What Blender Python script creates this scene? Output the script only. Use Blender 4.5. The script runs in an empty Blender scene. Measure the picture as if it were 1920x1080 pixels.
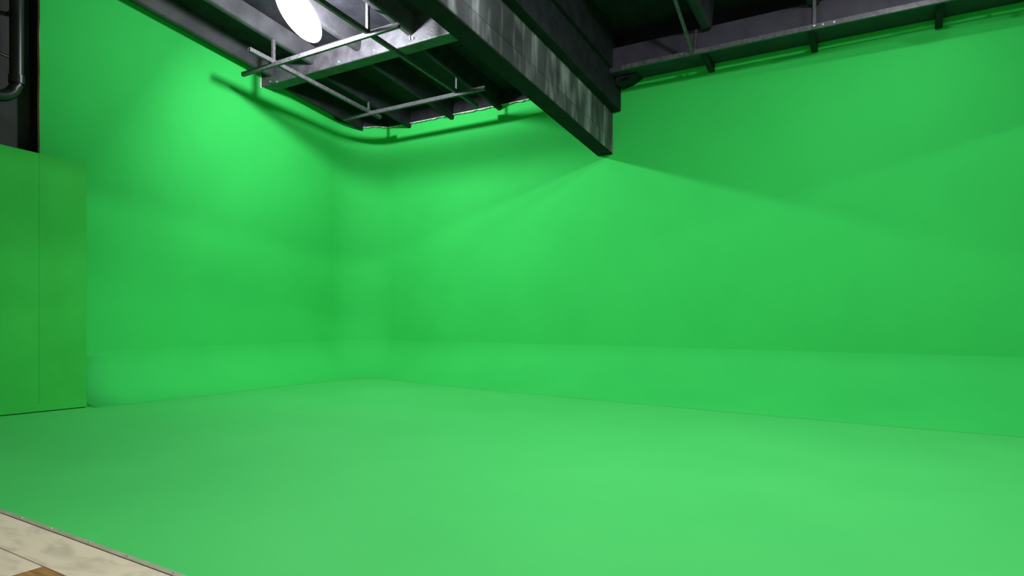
import bpy, bmesh, math, random
from mathutils import Vector, Matrix

random.seed(7)
S = bpy.context.scene
COL = S.collection

# ------------------------------------------------------------------ camera
cam_d = bpy.data.cameras.new('camera')
cam_d.sensor_width = 36.0
cam_d.lens = 1199.0 / 1920.0 * 36.0
cam_d.shift_y = 50.0 / 1920.0
cam_d.clip_start = 0.05
cam = bpy.data.objects.new('camera', cam_d)
cam.location = (0.0, 0.0, 1.4)
cam.rotation_euler = (math.radians(90), 0, math.radians(31.3))
COL.objects.link(cam)
S.camera = cam

# ------------------------------------------------------------------ world, exposure
w = bpy.data.worlds.new('world')
S.world = w
w.use_nodes = True
w.node_tree.nodes['Background'].inputs[0].default_value = (0.8, 0.9, 1.0, 1)
w.node_tree.nodes['Background'].inputs[1].default_value = 0.05
S.view_settings.view_transform = 'Standard'
S.view_settings.look = 'None'
S.view_settings.gamma = 1.0
S.view_settings.use_curve_mapping = False
S.view_settings.exposure = 0.0

# hall lamps plus added fill lamps; each hangs in its own fixture (built further down)
COOL = (0.90, 0.96, 1.0)
WARM = (1.0, 0.90, 0.74)
WALL = (-0.06, 0.85, -0.53)      # floods are turned towards the green wall
DOWN = (0.0, 0.0, -1.0)
# (x, y, z, flood watts, flood direction, width of the light, all-round watts, colour)
LAMPS = [
    (-8.10, 6.85, 6.15, 300, WALL, 0.22, 340, COOL),
    (0.20, 9.20, 6.22, 60, DOWN, 0.22, 0, COOL),
    (0.20, 3.50, 6.90, 300, (-0.62, 0.56, -0.55), 0.35, 0, COOL),
    (-2.20, 5.20, 6.45, 260, DOWN, 0.7, 0, COOL),  # unseen fill lamp, added to brighten the middle of the floor
    (0.60, -0.60, 7.40, 260, DOWN, 0.7, 0, WARM),
    (9.60, 8.30, 6.30, 0, WALL, 0.22, 1250, COOL),
    (8.60, 2.50, 7.00, 230, DOWN, 0.7, 0, WARM),  # added warm fill out of view, lifts the right-hand side
]

# ------------------------------------------------------------------ dimensions (metres)
YB = 11.455          # face of the back wall
XL = -11.236         # face of the left wall
RC = 0.946           # radius of the upright corner
CH = 0.80            # height of the cove at the foot of the walls
SLOPE = 0.145        # fall of the roof towards the back wall
BS = 0.124           # fall of the big beams
YF = -6.0            # rear end of the hall, behind the photographer


def zs(y):
    return SLOPE * (YB - y)


# ------------------------------------------------------------------ materials
def new_mat(name):
    m = bpy.data.materials.new(name)
    m.use_nodes = True
    nt = m.node_tree
    return m, nt, nt.nodes['Principled BSDF']


def noise_mat(name, c1, c2, scale=3.0, rough=0.6, bump=0.0, bscale=40.0, stretch=(1, 1, 1), metallic=0.0,
              spec=0.5, lo=0.35, hi=0.65, detail=5.0, bdist=0.01):
    m, nt, b = new_mat(name)
    N, L = nt.nodes, nt.links
    tc = N.new('ShaderNodeTexCoord')
    mp = N.new('ShaderNodeMapping')
    mp.inputs['Scale'].default_value = stretch
    L.new(tc.outputs['Object'], mp.inputs['Vector'])
    n = N.new('ShaderNodeTexNoise')
    n.inputs['Scale'].default_value = scale
    n.inputs['Detail'].default_value = detail
    L.new(mp.outputs['Vector'], n.inputs['Vector'])
    r = N.new('ShaderNodeValToRGB')
    r.color_ramp.elements[0].position = lo
    r.color_ramp.elements[1].position = hi
    r.color_ramp.elements[0].color = (*c1, 1)
    r.color_ramp.elements[1].color = (*c2, 1)
    L.new(n.outputs['Fac'], r.inputs['Fac'])
    L.new(r.outputs['Color'], b.inputs['Base Color'])
    b.inputs['Roughness'].default_value = rough
    b.inputs['Metallic'].default_value = metallic
    b.inputs['Specular IOR Level'].default_value = spec
    if bump > 0:
        n2 = N.new('ShaderNodeTexNoise')
        n2.inputs['Scale'].default_value = bscale
        n2.inputs['Detail'].default_value = 4
        L.new(tc.outputs['Object'], n2.inputs['Vector'])
        bp = N.new('ShaderNodeBump')
        bp.inputs['Strength'].default_value = bump
        bp.inputs['Distance'].default_value = bdist
        L.new(n2.outputs['Fac'], bp.inputs['Height'])
        L.new(bp.outputs['Normal'], b.inputs['Normal'])
    return m


M = {}
M['green'] = noise_mat('green_screen_paint', (0.038, 0.53, 0.100), (0.042, 0.56, 0.107), 0.8, 0.8, 0.06, 55, spec=0.15)
M['green_floor'] = noise_mat('green_floor_paint', (0.058, 0.52, 0.112), (0.066, 0.55, 0.122), 0.7, 0.6, 0.05, 45, spec=0.35)
M['green_flat'] = noise_mat('green_flat_paint', (0.030, 0.45, 0.055), (0.036, 0.50, 0.065), 1.6, 0.7, 0.10, 60, spec=0.25)
M['black'] = noise_mat('black_ceiling_paint', (0.0105, 0.0095, 0.014), (0.0205, 0.0185, 0.026), 4, 0.7, 0.25, 30, spec=0.25)
M['rib'] = noise_mat('dark_rib_paint', (0.033, 0.030, 0.036), (0.058, 0.053, 0.062), 3, 0.6, 0.3, 28, spec=0.4)
M['joist_dark'] = noise_mat('dark_purple_beam_paint', (0.026, 0.020, 0.034), (0.044, 0.035, 0.056), 3, 0.6, 0.3, 28, spec=0.4)
M['crossbeam'] = noise_mat('grey_black_concrete_paint', (0.042, 0.037, 0.044), (0.082, 0.073, 0.086), 5, 0.5, 0.5, 22, spec=0.5)
M['pipe'] = noise_mat('black_pipe_paint', (0.012, 0.012, 0.013), (0.022, 0.021, 0.021), 6, 0.35, 0.1, 60)
M['side'] = noise_mat('dark_grey_side_wall', (0.034, 0.030, 0.034), (0.060, 0.054, 0.058), 2.2, 0.8, 0.3, 30)
M['pale_wall'] = noise_mat('pale_grey_wall', (0.60, 0.59, 0.57), (0.66, 0.65, 0.63), 2.0, 0.8, 0.1, 40)
M['void'] = noise_mat('matt_black_board', (0.004, 0.004, 0.004), (0.008, 0.008, 0.008), 5, 0.9)
M['raw_wood'] = noise_mat('raw_board_edge', (0.62, 0.42, 0.28), (0.80, 0.58, 0.42), 6, 0.8, 0.3, 60)
M['strut'] = noise_mat('dark_galvanised_rail', (0.060, 0.054, 0.062), (0.105, 0.096, 0.108), 20, 0.5, 0.0, metallic=0.1, spec=0.3)
M['bolt'] = noise_mat('bright_zinc_bolt', (0.65, 0.66, 0.68), (0.8, 0.8, 0.82), 20, 0.3, metallic=0.9)
M['alu'] = noise_mat('dull_aluminium_strip', (0.42, 0.35, 0.29), (0.54, 0.46, 0.38), 5, 0.5, 0.05, 80, metallic=0.35)
M['oak'] = noise_mat('brown_oak_board', (0.24, 0.095, 0.028), (0.42, 0.19, 0.065), 9, 0.5, 0.1, 60, stretch=(0.6, 6, 1))
M['mortar'] = noise_mat('black_beam_core', (0.013, 0.005, 0.013), (0.024, 0.010, 0.024), 6, 0.8, 0.4, 30, spec=0.2)
M['housing'] = noise_mat('black_lamp_housing', (0.02, 0.02, 0.02), (0.03, 0.03, 0.03), 8, 0.4)
M['tile_base'] = noise_mat('floor_tile_bed', (0.05, 0.045, 0.035), (0.08, 0.07, 0.055), 8, 0.8)


def marble_tile():
    m, nt, b = new_mat('pale_marble_look_board')
    N, L = nt.nodes, nt.links
    tc = N.new('ShaderNodeTexCoord')
    mp = N.new('ShaderNodeMapping')
    mp.inputs['Scale'].default_value = (1.0, 2.2, 1.0)
    L.new(tc.outputs['Object'], mp.inputs['Vector'])
    n = N.new('ShaderNodeTexNoise')
    n.inputs['Scale'].default_value = 3.2
    n.inputs['Detail'].default_value = 7
    n.inputs['Distortion'].default_value = 1.2
    L.new(mp.outputs['Vector'], n.inputs['Vector'])
    r = N.new('ShaderNodeValToRGB')
    e = r.color_ramp.elements
    e[0].position, e[0].color = 0.30, (0.56, 0.445, 0.36, 1)
    e[1].position, e[1].color = 0.50, (0.74, 0.59, 0.47, 1)
    x = e.new(0.72)
    x.color = (0.78, 0.62, 0.50, 1)
    L.new(n.outputs['Fac'], r.inputs['Fac'])
    L.new(r.outputs['Color'], b.inputs['Base Color'])
    b.inputs['Roughness'].default_value = 0.45
    return m


M['marble'] = marble_tile()


def stained_block():
    """black-washed block with pale vertical run marks"""
    m, nt, b = new_mat('black_washed_block_with_pale_streaks')
    N, L = nt.nodes, nt.links
    tc = N.new('ShaderNodeTexCoord')
    oi = N.new('ShaderNodeObjectInfo')
    n1 = N.new('ShaderNodeTexNoise')
    mp = N.new('ShaderNodeMapping')
    mp.inputs['Scale'].default_value = (2.6, 2.6, 0.5)
    geo = N.new('ShaderNodeNewGeometry')
    L.new(geo.outputs['Position'], mp.inputs['Vector'])
    L.new(mp.outputs['Vector'], n1.inputs['Vector'])
    n1.inputs['Scale'].default_value = 1.5
    n1.inputs['Detail'].default_value = 6
    r1 = N.new('ShaderNodeValToRGB')
    e = r1.color_ramp.elements
    e[0].position, e[0].color = 0.47, (0.075, 0.072, 0.080, 1)
    e[1].position, e[1].color = 0.72, (0.55, 0.53, 0.55, 1)
    x = e.new(0.57)
    x.color = (0.22, 0.21, 0.225, 1)
    L.new(n1.outputs['Fac'], r1.inputs['Fac'])
    n2 = N.new('ShaderNodeTexNoise')
    n2.inputs['Scale'].default_value = 1.1
    n2.inputs['Detail'].default_value = 3
    L.new(geo.outputs['Position'], n2.inputs['Vector'])
    r2 = N.new('ShaderNodeValToRGB')
    r2.color_ramp.elements[0].position = 0.35
    r2.color_ramp.elements[0].color = (0.35, 0.35, 0.35, 1)
    r2.color_ramp.elements[1].position = 0.65
    r2.color_ramp.elements[1].color = (1, 1, 1, 1)
    L.new(n2.outputs['Fac'], r2.inputs['Fac'])
    mx = N.new('ShaderNodeMix')
    mx.data_type = 'RGBA'
    mx.blend_type = 'MULTIPLY'
    mx.inputs['Factor'].default_value = 1.0
    L.new(r1.outputs['Color'], mx.inputs['A'])
    L.new(r2.outputs['Color'], mx.inputs['B'])
    # each block a little lighter or darker than the next
    ma = N.new('ShaderNodeMath')
    ma.operation = 'MULTIPLY_ADD'
    ma.inputs[1].default_value = 0.5
    ma.inputs[2].default_value = 0.75
    L.new(oi.outputs['Random'], ma.inputs[0])
    mx2 = N.new('ShaderNodeMix')
    mx2.data_type = 'RGBA'
    mx2.blend_type = 'MULTIPLY'
    mx2.inputs['Factor'].default_value = 1.0
    L.new(mx.outputs['Result'], mx2.inputs['A'])
    L.new(ma.outputs['Value'], mx2.inputs['B'])
    L.new(mx2.outputs['Result'], b.inputs['Base Color'])
    b.inputs['Roughness'].default_value = 0.7
    n3 = N.new('ShaderNodeTexNoise')
    n3.inputs['Scale'].default_value = 26
    L.new(geo.outputs['Position'], n3.inputs['Vector'])
    bp = N.new('ShaderNodeBump')
    bp.inputs['Strength'].default_value = 0.35
    bp.inputs['Distance'].default_value = 0.01
    L.new(n3.outputs['Fac'], bp.inputs['Height'])
    L.new(bp.outputs['Normal'], b.inputs['Normal'])
    return m


M['block'] = stained_block()


def lit_glass(name, col, strength, clear):
    """clear lamp glass with a glowing coating: the lamp inside shines through it"""
    m, nt, b = new_mat(name)
    N, L = nt.nodes, nt.links
    N.remove(b)
    tr = N.new('ShaderNodeBsdfTransparent')
    em = N.new('ShaderNodeEmission')
    em.inputs['Color'].default_value = (*col, 1)
    em.inputs['Strength'].default_value = strength
    mx = N.new('ShaderNodeMixShader')
    mx.inputs['Fac'].default_value = 1 - clear
    L.new(tr.outputs[0], mx.inputs[1])
    L.new(em.outputs[0], mx.inputs[2])
    L.new(mx.outputs[0], N['Material Output'].inputs['Surface'])
    return m


M['glow'] = lit_glass('lit_lamp_glass', (0.93, 0.97, 1.0), 12.0, 0.75)


# ------------------------------------------------------------------ mesh helpers
def link(name, bm, mat, parent=None, smooth=False):
    bmesh.ops.recalc_face_normals(bm, faces=bm.faces[:])
    me = bpy.data.meshes.new(name)
    bm.to_mesh(me)
    bm.free()
    if smooth:
        for p in me.polygons:
            p.use_smooth = True
    for k in (mat if isinstance(mat, (list, tuple)) else [mat]):
        me.materials.append(M[k])
    o = bpy.data.objects.new(name, me)
    COL.objects.link(o)
    o.parent = parent
    return o


def tag(o, label=None, cat=None, group=None, kind=None):
    if label:
        o['label'] = label
    if cat:
        o['category'] = cat
    if group:
        o['group'] = group
    if kind:
        o['kind'] = kind
    return o


def empty(name, loc=(0, 0, 0)):
    o = bpy.data.objects.new(name, None)
    o.location = loc
    o.empty_display_size = 0.2
    COL.objects.link(o)
    return o


def hexa(bm, v):
    """v: 4 bottom corners then 4 top corners, both in the same turning sense"""
    vs = [bm.verts.new(p) for p in v]
    for f in ((3, 2, 1, 0), (4, 5, 6, 7), (0, 1, 5, 4), (1, 2, 6, 5), (2, 3, 7, 6), (3, 0, 4, 7)):
        bm.faces.new([vs[i] for i in f])
    return vs


def box(bm, x0, x1, y0, y1, z0, z1):
    return hexa(bm, [(x0, y0, z0), (x1, y0, z0), (x1, y1, z0), (x0, y1, z0),
                     (x0, y0, z1), (x1, y0, z1), (x1, y1, z1), (x0, y1, z1)])


def slope_box(bm, x0, x1, y0, y1, zb, zt, s=SLOPE):
    """a box that follows the fall of the roof; zb and zt are its heights at the back wall"""
    a, b = s * (YB - y0), s * (YB - y1)
    return hexa(bm, [(x0, y0, zb + a), (x1, y0, zb + a), (x1, y1, zb + b), (x0, y1, zb + b),
                     (x0, y0, zt + a), (x1, y0, zt + a), (x1, y1, zt + b), (x0, y1, zt + b)])


def bevel(bm, w, seg=2):
    bmesh.ops.bevel(bm, geom=bm.edges[:], offset=w, segments=seg, affect='EDGES', profile=0.5)


def tube(bm, pts, r, n=16, caps=True):
    pts = [Vector(p) for p in pts]
    rings = []
    up = Vector((0.13, 0.21, 0.97))
    for i, p in enumerate(pts):
        d = (pts[min(i + 1, len(pts) - 1)] - pts[max(i - 1, 0)]).normalized()
        a = d.cross(up)
        if a.length < 1e-3:
            a = d.cross(Vector((1, 0, 0)))
        a.normalize()
        b = d.cross(a)
        rr = r[i] if isinstance(r, (list, tuple)) else r
        rings.append([bm.verts.new(p + rr * (math.cos(t) * a + math.sin(t) * b)) for t in (2 * math.pi * k / n for k in range(n))])
    for q, s in zip(rings, rings[1:]):
        for k in range(n):
            bm.faces.new((q[k], q[(k + 1) % n], s[(k + 1) % n], s[k]))
    if caps:
        bm.faces.new(rings[0])
        bm.faces.new(rings[-1])


def bar(bm, p, q, wx, wz):
    """a square bar between two points"""
    p, q = Vector(p), Vector(q)
    d = (q - p).normalized()
    a = d.cross(Vector((0, 0, 1)))
    if a.length < 1e-3:
        a = Vector((1, 0, 0))
    a.normalize()
    b = a.cross(d).normalized()
    c = [(-wx, -wz), (wx, -wz), (wx, wz), (-wx, wz)]
    v = [p + a * u * 0.5 + b * t * 0.5 for u, t in c] + [q + a * u * 0.5 + b * t * 0.5 for u, t in c]
    hexa(bm, v)


def grid_mesh(bm, rows):
    vs = [[bm.verts.new(p) for p in r] for r in rows]
    for a, b in zip(vs, vs[1:]):
        for k in range(len(a) - 1):
            bm.faces.new((a[k], a[k + 1], b[k + 1], b[k]))
    return vs


def lerp_path(pts, x):
    for (x0, y0), (x1, y1) in zip(pts, pts[1:]):
        if x <= x1:
            t = (x - x0) / (x1 - x0)
            t = max(0.0, min(1.0, t))
            return y0 + (y1 - y0) * t
    return pts[-1][1]


# ------------------------------------------------------------------ the setting: green screen
XR = 13.0
YEND = 4.60          # where the left green wall stops
TOPL = 5.95          # top of the green paint at the back wall
# foot of the cove on the floor along the back wall: it reaches further out as the wall goes on
SEAM = [(-11.0, 10.52), (-10.29, 10.50), (-9.0, 10.30), (-6.7, 9.93), (-2.8, 9.52), (-0.9, 9.34), (0.9, 9.27), (XR, 9.25)]


def seam_y(x):
    return (lerp_path(SEAM, x - 0.7) + lerp_path(SEAM, x) + lerp_path(SEAM, x + 0.7)) / 3


SX = -10.29
plan = []            # (wall point, foot point) pairs round the studio
YCOVE = 4.97         # the cove starts just past the freestanding flat
rc2 = 0.45
cy = seam_y(SX + rc2)
for k in range(9):
    plan.append(((XL, YCOVE + (YB - RC - YCOVE) * k / 8), (SX, YCOVE + (cy - rc2 - YCOVE) * k / 8)))
NARC = 14
for k in range(1, NARC + 1):
    t = math.pi / 2 * k / NARC
    wx, wy = XL + RC - RC * math.cos(t), YB - RC + RC * math.sin(t)
    fx, fy = SX + rc2 - rc2 * math.cos(t), cy - rc2 + rc2 * math.sin(t)
    plan.append(((wx, wy), (fx, fy)))
x0 = XL + RC
for k in range(1, 41):
    x = x0 + (XR - x0) * k / 40
    plan.append(((x, YB), (x, seam_y(x))))
i_arc0, i_arc1 = 8, 8 + NARC

rows = []
NP = 14
for (wx, wy), (fx, fy) in plan:
    r = []
    for k in range(NP + 1):
        f = math.pi / 2 * k / NP
        u = 0.95 * (1 - math.cos(f)) + 0.05 * (k / NP)
        v = 0.95 * (1 - math.sin(f)) + 0.05 * (1 - k / NP)
        r.append((wx + (fx - wx) * u, wy + (fy - wy) * u, CH * v + 0.002))
    rows.append(r)
bm = bmesh.new()
vs = grid_mesh(bm, rows)
bm.faces.new(vs[0] + [bm.verts.new((XL, YCOVE, 0.0))])
tag(link('trim_1', bm, 'green', smooth=True), 'green curved cove joining the floor to the green walls', 'cove', kind='structure')


def wall_strip(name, i0, i1, label, extra=None):
    bm = bmesh.new()
    rows = []
    for (wx, wy) in ([(XL, YEND)] if i0 == 0 else []) + [p for p, _ in plan[i0:i1 + 1]]:
        top = TOPL + zs(wy) + 0.45
        zb = 0.0 if i0 == 0 else CH
        rows.append([(wx, wy, zb + (top - zb) * k / 6) for k in range(7)])
    grid_mesh(bm, rows)
    return tag(link(name, bm, 'green', smooth=True), label, 'wall', kind='structure')


wall_left = wall_strip('wall_left', 0, i_arc0, 'plain green studio wall beside the freestanding green flat')
wall_strip('wall_corner', i_arc0, i_arc1, 'rounded green upright corner between the two green walls')
wall_strip('wall_back', i_arc1, len(plan) - 1, 'wide green studio wall under the end of the concrete beam')

# raw edge of the left wall boards, a little uneven
bm = bmesh.new()
prev = None
for k in range(25):
    z = 0.9 + (7.25 - 0.9) * k / 24
    j = 0.010 * math.sin(k * 1.7) + 0.006 * math.sin(k * 4.1)
    xo = XL - 0.002
    xi = XL - 0.070 + j - (0.03 if k > 20 else 0)
    ring = [bm.verts.new(p) for p in ((xo, YEND - 0.004 + j * 0.3, z), (xi, YEND - 0.004, z), (xi, YEND + 0.2, z), (xo, YEND + 0.2, z))]
    if prev:
        for q in range(4):
            bm.faces.new((prev[q], prev[(q + 1) % 4], ring[(q + 1) % 4], ring[q]))
    prev = ring
link('board_edge', bm, 'raw_wood', wall_left)

# floor: green paint in front of the coves
YSTRIP = 2.02
bm = bmesh.new()
poly = [(SX, YSTRIP)] + [f for _, f in plan] + [(XR, YSTRIP)]
top = [bm.verts.new((x, y, 0.0)) for x, y in poly]
bm.faces.new(top)
low = [bm.verts.new((x, y, -0.10)) for x, y in poly]
bm.faces.new(low)
for k in range(len(poly)):
    n = (k + 1) % len(poly)
    bm.faces.new((top[k], top[n], low[n], low[k]))
# strip of floor beside the flat, from the foot line out to the dark side wall
floor = tag(link('floor', bm, 'green_floor'), 'smooth green painted studio floor', 'floor', kind='structure')
bm = bmesh.new()
box(bm, -11.9, SX, YSTRIP, YCOVE, -0.10, 0.0)
link('floor_section', bm, 'green_floor', floor)

# boarded floor in front of the strip
bm = bmesh.new()
box(bm, -12.0, XR, YF, YSTRIP - 0.035, -0.10, -0.014)
boards = tag(link('floor_boarding', bm, 'tile_base'), 'pale marble look floor boards beside the metal strip', 'floor', kind='structure')
GAP = 0.006
PW = 0.300
ROWS = [(YSTRIP - 0.036, 0.299)] + [(YSTRIP - 0.040 - 0.295 - PW * k, PW) for k in range(4)]
# boards behind the photographer, too far round to be in view
bm = bmesh.new()
box(bm, -11.4, XR - 0.1, YF + 0.1, YSTRIP - 0.36 - 4 * PW, -0.014, 0.0)
link('board_field', bm, 'marble', boards)
xs_row = [
    [(-9.3, -5.9, 'marble'), (-5.9, -2.95, 'marble'), (-2.95, -1.9, 'marble'), (-1.9, 0.6, 'marble')],
    [(-7.0, -4.08, 'marble'), (-4.08, -2.6, 'oak'), (-2.6, -0.2, 'marble')],
    [(-7.2, -5.6, 'marble'), (-5.6, -3.2, 'oak'), (-3.2, -0.8, 'marble')],
    [(-6.9, -4.4, 'oak'), (-4.4, -2.0, 'marble')],
    [(-6.0, -3.6, 'marble'), (-3.6, -1.2, 'oak')],
]
for (yt, wd), segs in zip(ROWS, xs_row):
    for xa, xb, mt in segs:
        bm = bmesh.new()
        box(bm, xa + GAP / 2, xb - GAP / 2, yt - wd + GAP / 2, yt - GAP / 2, -0.013, 0.0)
        bevel(bm, 0.002, 1)
        link('plank', bm, mt, boards)

# dull metal strip along the edge of the green floor, with screws
bm = bmesh.new()
box(bm, -10.4, XR, YSTRIP - 0.038, YSTRIP, 0.0005, 0.005)
bevel(bm, 0.0015, 1)
strip = tag(link('trim_2', bm, 'alu'), 'dull metal edging strip between green floor and pale boards', 'edging', kind='structure')
scr = None
for k in range(14):
    x = -5.62 + (k - 6) * 0.46 + random.uniform(-0.04, 0.04)
    if scr is None:
        bm = bmesh.new()
        tube(bm, [(0, 0, 0), (0, 0, 0.0025), (0, 0, 0.004)], [0.008, 0.008, 0.005], 10)
        scr = link('screw', bm, 'bolt', strip)
        o = scr
    else:
        o = scr.copy()
        COL.objects.link(o)
    o.location = (x, YSTRIP - 0.019, 0.005)

# dark wall past the end of the green wall
bm = bmesh.new()
box(bm, -11.75, -11.5, YF, YEND + 0.1, 0.0, 8.6)
wall_side = tag(link('wall_side', bm, 'side'), 'dark grey wall behind the black pipe', 'wall', kind='structure')
bm = bmesh.new()
slope_box(bm, -11.5, -11.478, YF, YEND - 0.06, 4.235, 4.26)
link('ledge', bm, 'crossbeam', wall_side)
bm = bmesh.new()
slope_box(bm, -11.5, -11.462, YF, YEND - 0.06, 4.262, 8.0)
link('slab', bm, 'side', wall_side)
bm = bmesh.new()
box(bm, -11.5, -11.312, YEND - 0.03, YEND + 0.06, 0.02, 7.0)
link('black_board', bm, 'void', wall_side)

# closed sides of the hall that the photograph does not show
bm = bmesh.new()
box(bm, XR, XR + 0.2, YF, YB, 0, 9.6)
tag(link('wall_right', bm, 'side'), 'plain dark grey end wall of the hall', 'wall', kind='structure')
bm = bmesh.new()
box(bm, -11.9, XR, YF - 0.2, YF, 0, 9.6)
tag(link('wall_front', bm, 'pale_wall'), 'plain pale grey wall facing the green wall', 'wall', kind='structure')

# ------------------------------------------------------------------ ceiling
ZJ, ZD = 5.82, 6.13            # underside of ribs and of the deck at the back wall, bay with the lit lamp
ZJ2, ZD2 = 6.08, 6.55          # the same in the next bays
BX0, BX1 = -5.03, -4.70        # big beam
B2X0, B2X1 = 2.95, 3.28        # next beam

bm = bmesh.new()
slope_box(bm, -11.9, BX0 + 0.1, YF, YB + 0.4, ZD, ZD + 0.15)
ceiling = tag(link('ceiling', bm, 'black'), 'black painted sloping ceiling over the suspended rails', 'ceiling', kind='structure')
bm = bmesh.new()
slope_box(bm, BX1 - 0.1, XR, YF, YB + 0.4, ZD2, ZD2 + 0.15)
link('deck', bm, 'black', ceiling)


def rib(x, zb, zt, y0, y1, wb, wt, mat):
    """tapering roof rib with a rounded lower edge"""
    prof = []
    r = wb * 0.35
    prof.append((-wt / 2, zt))
    for k in range(5):
        t = math.pi + math.pi / 2 * k / 4
        prof.append((-wb / 2 + r + r * math.cos(t), zb + r + r * math.sin(t)))
    for k in range(5):
        t = 1.5 * math.pi + math.pi / 2 * k / 4
        prof.append((wb / 2 - r + r * math.cos(t), zb + r + r * math.sin(t)))
    prof.append((wt / 2, zt))
    bm = bmesh.new()
    a = [bm.verts.new((x + u, y0, v + zs(y0))) for u, v in prof]
    b = [bm.verts.new((x + u, y1, v + zs(y1))) for u, v in prof]
    n = len(prof)
    for k in range(n):
        bm.faces.new((a[k], a[(k + 1) % n], b[(k + 1) % n], b[k]))
    bm.faces.new(a)
    bm.faces.new(b)
    return link('roof_rib', bm, mat, ceiling)


CBY0, CBY1 = 8.56, 8.88
for x in (-10.95, -9.75, -8.52, -7.27, -6.02):
    rib(x, ZJ, ZD + 0.01, YF, CBY0, 0.15, 0.24, 'rib')
    rib(x, ZJ - 0.09, ZD + 0.01, CBY1, YB - (0.35 if x < -10.5 else 0.0), 0.10, 0.2, 'black')
for x in (-2.78, -1.15, 0.48, 2.1):
    rib(x, ZJ2, ZD2 + 0.01, YF, YB - 0.65, 0.20, 0.30, 'joist_dark')
# edge rib along the left wall and wall plates along the back wall
bm = bmesh.new()
slope_box(bm, XL - 0.01, XL + 0.10, YEND, CBY0, TOPL, ZD + 0.01)
link('edge_rib', bm, 'black', ceiling)
bm = bmesh.new()
slope_box(bm, XL - 0.01, XL + 0.05, CBY1, YB - RC + 0.05, TOPL - 0.03, ZD + 0.01)
link('edge_rib', bm, 'black', ceiling)
# black paint band round the corner and along the back wall above the green
bm = bmesh.new()
rows = []
for (wx, wy), _ in plan[i_arc0:i_arc1 + 1]:
    nx, ny = (XL + RC - wx) / RC, (YB - RC - wy) / RC
    zb = 5.85 - 0.02 * math.sin(wx * 9) + zs(wy) * 0.5
    rows.append([(wx + nx * 0.05, wy + ny * 0.05, zb), (wx + nx * 0.05, wy + ny * 0.05, 6.45),
                 (wx - nx * 0.01, wy - ny * 0.01, 6.45), (wx - nx * 0.01, wy - ny * 0.01, zb),
                 (wx + nx * 0.05, wy + ny * 0.05, zb)])
grid_mesh(bm, rows)
link('wall_plate', bm, 'black', ceiling)
bm = bmesh.new()
box(bm, XL + RC, BX0, YB - 0.05, YB + 0.01, 5.83, 6.25)
link('wall_plate', bm, 'black', ceiling)

# ragged pale edge where the green paint was cut in under the black
M['cream'] = noise_mat('ragged_pale_paint_edge', (0.42, 0.50, 0.38), (0.62, 0.64, 0.55), 9, 0.8)
bm = bmesh.new()
prev = None
rng = random.Random(3)
path = [(XL + RC - (RC - 0.052) * math.cos(t), YB - RC + (RC - 0.052) * math.sin(t)) for t in (math.pi / 2 * (0.45 + 0.55 * k / 14) for k in range(15))]
path += [(XL + RC + 0.06 * k, YB - 0.052) for k in range(1, 87)]
for x, y in path:
    zt = 5.85 - 0.02 * math.sin(x * 9) + zs(y) * 0.5 if x < XL + RC else 5.832
    zt += 0.004
    zl = zt - 0.012 - rng.random() ** 2 * 0.022
    cur = [bm.verts.new(p) for p in ((x, y + 0.01, zt), (x, y - 0.002, zt), (x, y - 0.002, zl), (x, y + 0.01, zl))]
    if prev:
        for q in range(4):
            bm.faces.new((prev[q], prev[(q + 1) % 4], cur[(q + 1) % 4], cur[q]))
    prev = cur
link('paint_edge', bm, 'cream', ceiling)
bm = bmesh.new()
prev = None
for k in range(12):
    z = 6.06 + 0.30 * k / 11
    x, y = XL + 0.012, CBY0 - 0.004
    wd = 0.012 + rng.random() * 0.035
    cur = [bm.verts.new(p) for p in ((XL - 0.004, y, z), (x, y, z), (x, y - wd, z), (XL - 0.004, y - wd, z))]
    if prev:
        for q in range(4):
            bm.faces.new((prev[q], prev[(q + 1) % 4], cur[(q + 1) % 4], cur[q]))
    prev = cur
link('paint_edge', bm, 'cream', ceiling)

# ------------------------------------------------------------------ big stained beam
BZ = 4.47


def big_beam(x0, x1, label, ledge_side):
    bm = bmesh.new()
    slope_box(bm, x0 + 0.014, x1 - 0.014, YF, YB, BZ, 6.9, BS)
    beam = tag(link('concrete_beam', bm, 'mortar'), label, 'beam', kind='structure')
    y = YB
    k = 0
    while y > YF + 0.2:                                   # lower course: long lintel blocks
        ln = 1.18 + 0.12 * math.sin(k * 2.3)
        ya = max(YF, y - ln)
        bm = bmesh.new()
        slope_box(bm, x0, x1, ya + 0.006, y - (0.0 if k == 0 else 0.006), BZ + 0.012, BZ + 0.268, BS)
        bevel(bm, 0.008, 1)
        link('block', bm, 'block', beam)
        y = ya
        k += 1
    y = YB
    k = 0
    while y > YF + 0.2:                                   # upper course
        ln = (0.62 if k == 0 else 0.93) + 0.08 * math.sin(k * 1.9)
        ya = max(YF, y - ln)
        bm = bmesh.new()
        slope_box(bm, x0 + 0.008, x1 - 0.008, ya + 0.005, y - (0.0 if k == 0 else 0.005), BZ + 0.276, BZ + 0.80, BS)
        bevel(bm, 0.006, 1)
        link('block', bm, 'block', beam)
        y = ya
        k += 1
    bm = bmesh.new()                                      # black bearer on top, proud of the blocks
    sx = x1 - 0.02 if ledge_side > 0 else x0 - 0.16
    slope_box(bm, sx, sx + 0.18, YF, YB, BZ + 0.79, BZ + 1.36, BS)
    bevel(bm, 0.012, 1)
    link('bearer', bm, 'black', beam)
    bm = bmesh.new()
    slope_box(bm, sx + 0.09, sx + 0.24, YF, YB, BZ + 1.36, BZ + 2.4, BS)
    link('upstand', bm, 'black', beam)
    return beam


big_beam(BX0, BX1, 'stained black masonry beam running out to the green wall', 1)
big_beam(B2X0, B2X1, 'second masonry beam beside the further bay', 1)

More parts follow.
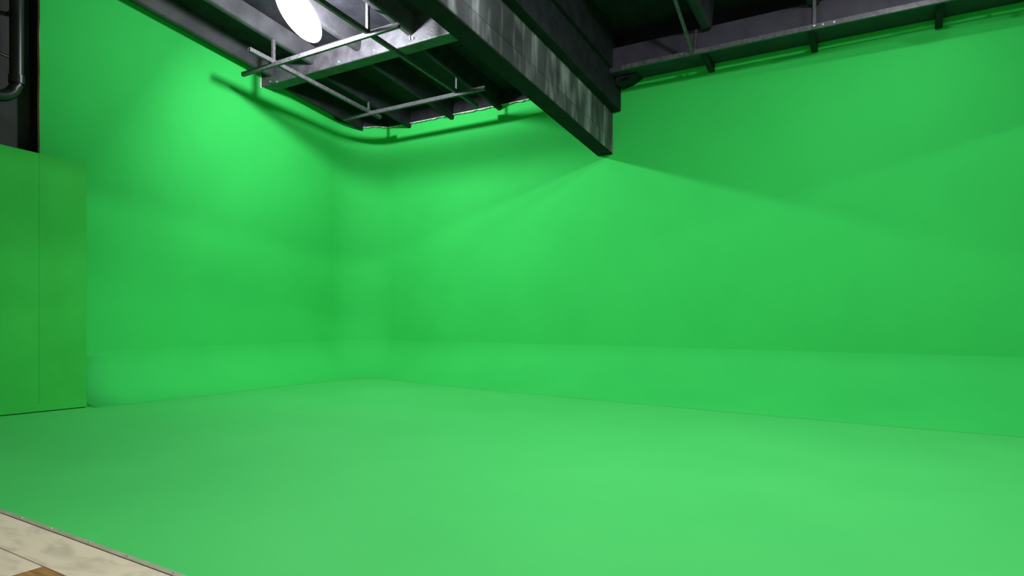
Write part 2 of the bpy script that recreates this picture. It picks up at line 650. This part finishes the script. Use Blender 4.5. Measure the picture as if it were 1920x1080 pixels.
# grey cross beam between the left wall and the big beam
bm = bmesh.new()
box(bm, XL - 0.02, BX0 + 0.02, CBY0, CBY1, 6.085, 6.62)
bevel(bm, 0.02, 2)
cross = tag(link('cross_beam', bm, 'crossbeam'), 'grey lit cross beam above the suspended rails', 'beam', kind='structure')
for x, z, y in ((-9.0, 6.14, CBY0), (-8.1, 6.16, CBY0), (-7.2, 6.18, CBY0), (-10.95, 6.14, CBY0), (-10.75, 6.10, CBY0)):
    bm = bmesh.new()
    tube(bm, [(x, y + 0.01, z), (x, y - 0.015, z), (x, y - 0.022, z)], [0.022, 0.022, 0.012], 10)
    link('bolt', bm, 'bolt', cross)

bm = bmesh.new()
tube(bm, [(-7.30, CBY0 - 0.004, 6.36), (-7.31, CBY0 - 0.004, 6.30), (-7.28, CBY0 - 0.004, 6.24), (-7.27, CBY0 - 0.004, 6.16)], [0.012, 0.016, 0.012, 0.017], 8)
link('paint_drip', bm, 'bolt', cross)

# cross beam along the back wall in the next bay, with its brackets
bm = bmesh.new()
box(bm, BX1, XR, 10.90, YB + 0.01, 5.81, 6.25)
bevel(bm, 0.015, 2)
edge = tag(link('edge_beam', bm, 'joist_dark'), 'dark beam along the green wall behind the long rail', 'beam', kind='structure')
for x in (-2.84, -1.196, 0.48, 2.1):
    bm = bmesh.new()
    pr = [(10.84, 5.80), (YB, 5.80), (YB, 5.665), (YB - 0.10, 5.665)]
    a = [bm.verts.new((x - 0.045, y, z)) for y, z in pr]
    b = [bm.verts.new((x + 0.045, y, z)) for y, z in pr]
    for k in range(4):
        bm.faces.new((a[k], a[(k + 1) % 4], b[(k + 1) % 4], b[k]))
    bm.faces.new(a)
    bm.faces.new(b)
    link('bracket', bm, 'black', edge)
bm = bmesh.new()
pr = [(-4.5, 5.80), (-4.10, 5.80), (-4.30, 5.70), (-4.5, 5.66)]
a = [bm.verts.new((x, YB - 0.35, z)) for x, z in pr]
b = [bm.verts.new((x, YB, z)) for x, z in pr]
for k in range(4):
    bm.faces.new((a[k], a[(k + 1) % 4], b[(k + 1) % 4], b[k]))
bm.faces.new(a)
bm.faces.new(b)
link('bracket', bm, 'black', edge)


# ------------------------------------------------------------------ suspended rails
def rail(p, q, parent, w=0.060, h=0.072):
    """a channel section: open slot along the upper side"""
    p, q = Vector(p), Vector(q)
    d = (q - p).normalized()
    a = d.cross(Vector((0, 0, 1))).normalized()
    b = a.cross(d).normalized()
    t = 0.006
    prof = [(-w / 2, -h / 2), (w / 2, -h / 2), (w / 2, h / 2), (w / 2 - 0.014, h / 2), (w / 2 - 0.014, h / 2 - t), (w / 2 - t, h / 2 - t),
            (w / 2 - t, -h / 2 + t), (-w / 2 + t, -h / 2 + t), (-w / 2 + t, h / 2 - t), (-w / 2 + 0.014, h / 2 - t), (-w / 2 + 0.014, h / 2), (-w / 2, h / 2)]
    bm = bmesh.new()
    r0 = [bm.verts.new(p + a * u + b * v) for u, v in prof]
    r1 = [bm.verts.new(q + a * u + b * v) for u, v in prof]
    n = len(prof)
    for k in range(n):
        bm.faces.new((r0[k], r0[(k + 1) % n], r1[(k + 1) % n], r1[k]))
    bm.faces.new(r0)
    bm.faces.new(r1)
    return link('rail', bm, 'strut', parent)


def hanger(x, y, z0, z1, parent, w=0.036):
    bm = bmesh.new()
    box(bm, x - w / 2, x + w / 2, y - w / 2, y + w / 2, z0, z1)
    h = link('hanger', bm, 'strut', parent)
    for zz in (z0 - 0.012, z1 - 0.03):
        bm = bmesh.new()
        tube(bm, [(x, y - w / 2 - 0.012, zz), (x, y - w / 2 + 0.004, zz)], 0.016, 8)
        link('bolt', bm, 'bolt', h)


def zdeck(y):
    return ZD + zs(y)


grid = empty('rail_grid', (-8.6, 8.8, 5.7))
inv = Vector((8.6, -8.8, -5.7))
tag(grid, 'suspended grid of dark metal rails hanging under the black ceiling beside the lit lamp', 'rail grid')
kids = []
C_Y, C_Z = 7.66, 5.935
D_Y, D_Z = 10.09, 5.695
rail((-10.60, C_Y, C_Z - 0.01), (-6.73, C_Y, C_Z + 0.01), grid)
rail((-10.46, D_Y, D_Z), (-6.73, D_Y, D_Z), grid)
ga = (D_Z - C_Z) / (D_Y - C_Y)


def gz(y):
    return C_Z + 0.050 + ga * (y - C_Y)


rail((-9.72, 7.15, gz(7.15)), (-9.72, 10.45, gz(10.45)), grid)
rail((-7.40, 6.2, gz(6.2)), (-7.40, 10.80, gz(10.80)), grid)
hanger(-9.72, C_Y, gz(C_Y) + 0.02, zdeck(C_Y), grid, 0.05)
hanger(-7.40, C_Y, gz(C_Y) + 0.02, zdeck(C_Y), grid, 0.05)
hanger(-9.72, D_Y, gz(D_Y) + 0.02, zdeck(D_Y), grid)
hanger(-7.40, D_Y, gz(D_Y) + 0.02, zdeck(D_Y), grid)
for o in grid.children:
    o.matrix_parent_inverse = Matrix.Translation(inv)

E_Y, E_Z = 10.70, 5.775
lr = empty('long_rail', (0, E_Y, E_Z))
tag(lr, 'long dark metal rail hung from the ceiling in front of the dark edge beam', 'rail')
rail((-4.22, E_Y, E_Z), (2.85, E_Y, E_Z), lr, 0.05, 0.075)
bm = bmesh.new()
bar(bm, (-2.96, E_Y - 0.03, E_Z - 0.02), (-2.96, 9.10, 6.50 + 0.02), 0.045, 0.045)
br = link('brace', bm, 'strut', lr)
bm = bmesh.new()
tube(bm, [(-2.99, E_Y - 0.045, E_Z - 0.005), (-2.99, E_Y - 0.02, E_Z - 0.005)], 0.018, 8)
link('bolt', bm, 'bolt', br)
bm = bmesh.new()
bar(bm, (-2.955, E_Y, E_Z), (-2.93, E_Y + 0.06, 6.17), 0.03, 0.03)
link('hanger', bm, 'strut', lr)
hanger(-1.12, E_Y, E_Z + 0.02, ZD2 + zs(E_Y), lr, 0.045)
hanger(1.0, E_Y, E_Z + 0.02, ZD2 + zs(E_Y), lr, 0.045)
for x in (-3.15, -1.0, -0.85):
    bm = bmesh.new()
    tube(bm, [(x, E_Y - 0.035, E_Z), (x, E_Y - 0.02, E_Z)], 0.012, 8)
    link('bolt', bm, 'bolt', lr)
for o in lr.children:
    o.matrix_parent_inverse = Matrix.Translation((0, -E_Y, -E_Z))


# ------------------------------------------------------------------ lamps
def lamp(x, y, z, flood, aim, size, spill, col, label, ztop):
    root = empty('ceiling_lamp', (x, y, z))
    tag(root, label, 'lamp', 'oval ceiling lamps')
    # glowing head; the lamp's glare is built into its large tilted oval shape
    d = Vector((0.35, 0.50, -0.75)).normalized()      # long axis
    right = Vector((0.8544, -0.30, 0.25))
    a = (right - d * right.dot(d)).normalized()
    b = d.cross(a)
    rot = Matrix((a, b, d)).transposed()
    bm = bmesh.new()
    bmesh.ops.create_uvsphere(bm, u_segments=28, v_segments=16, radius=1.0)
    for v in bm.verts:
        p = Vector((v.co.x * 0.30, v.co.y * 0.18, v.co.z * 0.50))
        v.co = rot @ p
    link('diffuser', bm, 'glow', root, True)
    up = Vector((0, 0, 1))
    bm = bmesh.new()
    c0 = -d * 0.30 + up * 0.18
    tube(bm, [c0 - d * 0.22, c0, c0 + d * 0.22], [0.10, 0.13, 0.10], 20)
    link('housing', bm, 'housing', root, False)
    bm = bmesh.new()
    tube(bm, [c0, Vector((c0.x, c0.y, ztop - z))], 0.02, 10)
    link('stem', bm, 'housing', root)
    for kind, watts in (('AREA', flood), ('POINT', spill)):
        if not watts:
            continue
        ld = bpy.data.lights.new('lamp_light', kind)
        ld.energy = watts
        ld.color = col
        if kind == 'POINT':
            ld.shadow_soft_size = size / 2
        else:
            ld.shape = 'DISK'
            ld.size = size
        lo = bpy.data.objects.new('lamp_light', ld)
        COL.objects.link(lo)
        lo.parent = root
        lo.rotation_euler = Vector(aim).to_track_quat('-Z', 'Y').to_euler()
    return root


LABELS = ['glaring oval white lamp lit beside the suspended rail grid',
          'lit oval lamp in the bay of the long rail, close to that rail',
          'lit oval lamp turned to the wide green wall from the middle bay',
          'added oval fill lamp beside the stained masonry beam over the green floor',
          'warm oval lamp over the pale floor boards',
          'lit oval lamp beyond the second masonry beam, close to the green wall',
          'added warm oval fill lamp beyond the second masonry beam, far from the green wall']
for (x, y, z, fl, aim, sz, sp, c), lb in zip(LAMPS, LABELS):
    lamp(x, y, z, fl, aim, sz, sp, c, lb, (zdeck(y) if x < BX0 else ZD2 + zs(y)))

# ------------------------------------------------------------------ freestanding green flat
flat = empty('scenery_flat', (-10.49, 4.91, 0))
tag(flat, 'tall freestanding green flat with a cracked seam and base board', 'flat')
ang = math.atan2(-0.10, -1.05)


def flat_piece(name, u0, u1, d0, d1, z0, z1a, z1b, mat, bev=0.006):
    """u runs along the flat from its free edge, d is its depth away from the studio"""
    du = Vector((-0.0948, -0.9955, 0))
    dn = Vector((-0.9955, 0.0948, 0))
    bm = bmesh.new()
    q = [du * u0 + dn * d0, du * u1 + dn * d0, du * u1 + dn * d1, du * u0 + dn * d1]
    hexa(bm, [(p.x, p.y, z0) for p in q] + [(p.x, p.y, zz) for p, zz in zip(q, (z1a, z1b, z1b, z1a))])
    if bev:
        bevel(bm, bev, 1)
    return link(name, bm, mat, flat)


def ztop_flat(u):
    return 3.67 + 0.075 * u


flat_piece('panel', 0.0, 0.6005, 0.012, 0.10, 0.10, ztop_flat(0), ztop_flat(0.6), 'green_flat', 0.002)
flat_piece('panel', 0.6015, 1.75, 0.012, 0.10, 0.10, ztop_flat(0.6), ztop_flat(1.75), 'green_flat', 0.002)
flat_piece('panel', 1.752, 2.80, 0.012, 0.10, 0.10, ztop_flat(1.75), ztop_flat(2.8), 'green_flat', 0.002)
flat_piece('base_board', -0.004, 2.80, 0.0, 0.104, 0.012, 0.112, 0.112, 'green_flat', 0.004)
flat_piece('foot', 0.02, 2.78, 0.02, 0.09, 0.0, 0.014, 0.014, 'void', 0)

# ------------------------------------------------------------------ black drain pipe on the dark wall
pipe = empty('drain_pipe', (-11.19, 4.28, 4.58))
tag(pipe, 'black drain pipe bending along the dark grey wall', 'pipe')
bm = bmesh.new()
R = 0.26
pts = [(0, 0, 2.52), (0, 0, 1.5), (0, 0, R + 0.10), (0, 0, R)]
for k in range(1, 9):
    t = math.pi / 2 * k / 8
    pts.append((0, -R + R * math.cos(t), R - R * math.sin(t)))
pts += [(0, -0.5, 0), (0, -1.2, 0.0), (0, -3.0, 0.0)]
tube(bm, pts, 0.088, 20)
link('pipe_run', bm, 'pipe', pipe, True)
for za, zb in ((R - 0.02, R + 0.10),):
    bm = bmesh.new()
    tube(bm, [(0, 0, za), (0, 0, zb)], 0.100, 20)
    link('collar', bm, 'pipe', pipe)
bm = bmesh.new()
bar(bm, (0, -0.42, 0), (0, -0.30, 0), 0.20, 0.20)
bevel(bm, 0.09, 4)
link('collar', bm, 'pipe', pipe)
bm = bmesh.new()
box(bm, -0.268, 0.02, -0.03, 0.03, 1.30, 1.36)
link('clamp', bm, 'pipe', pipe)
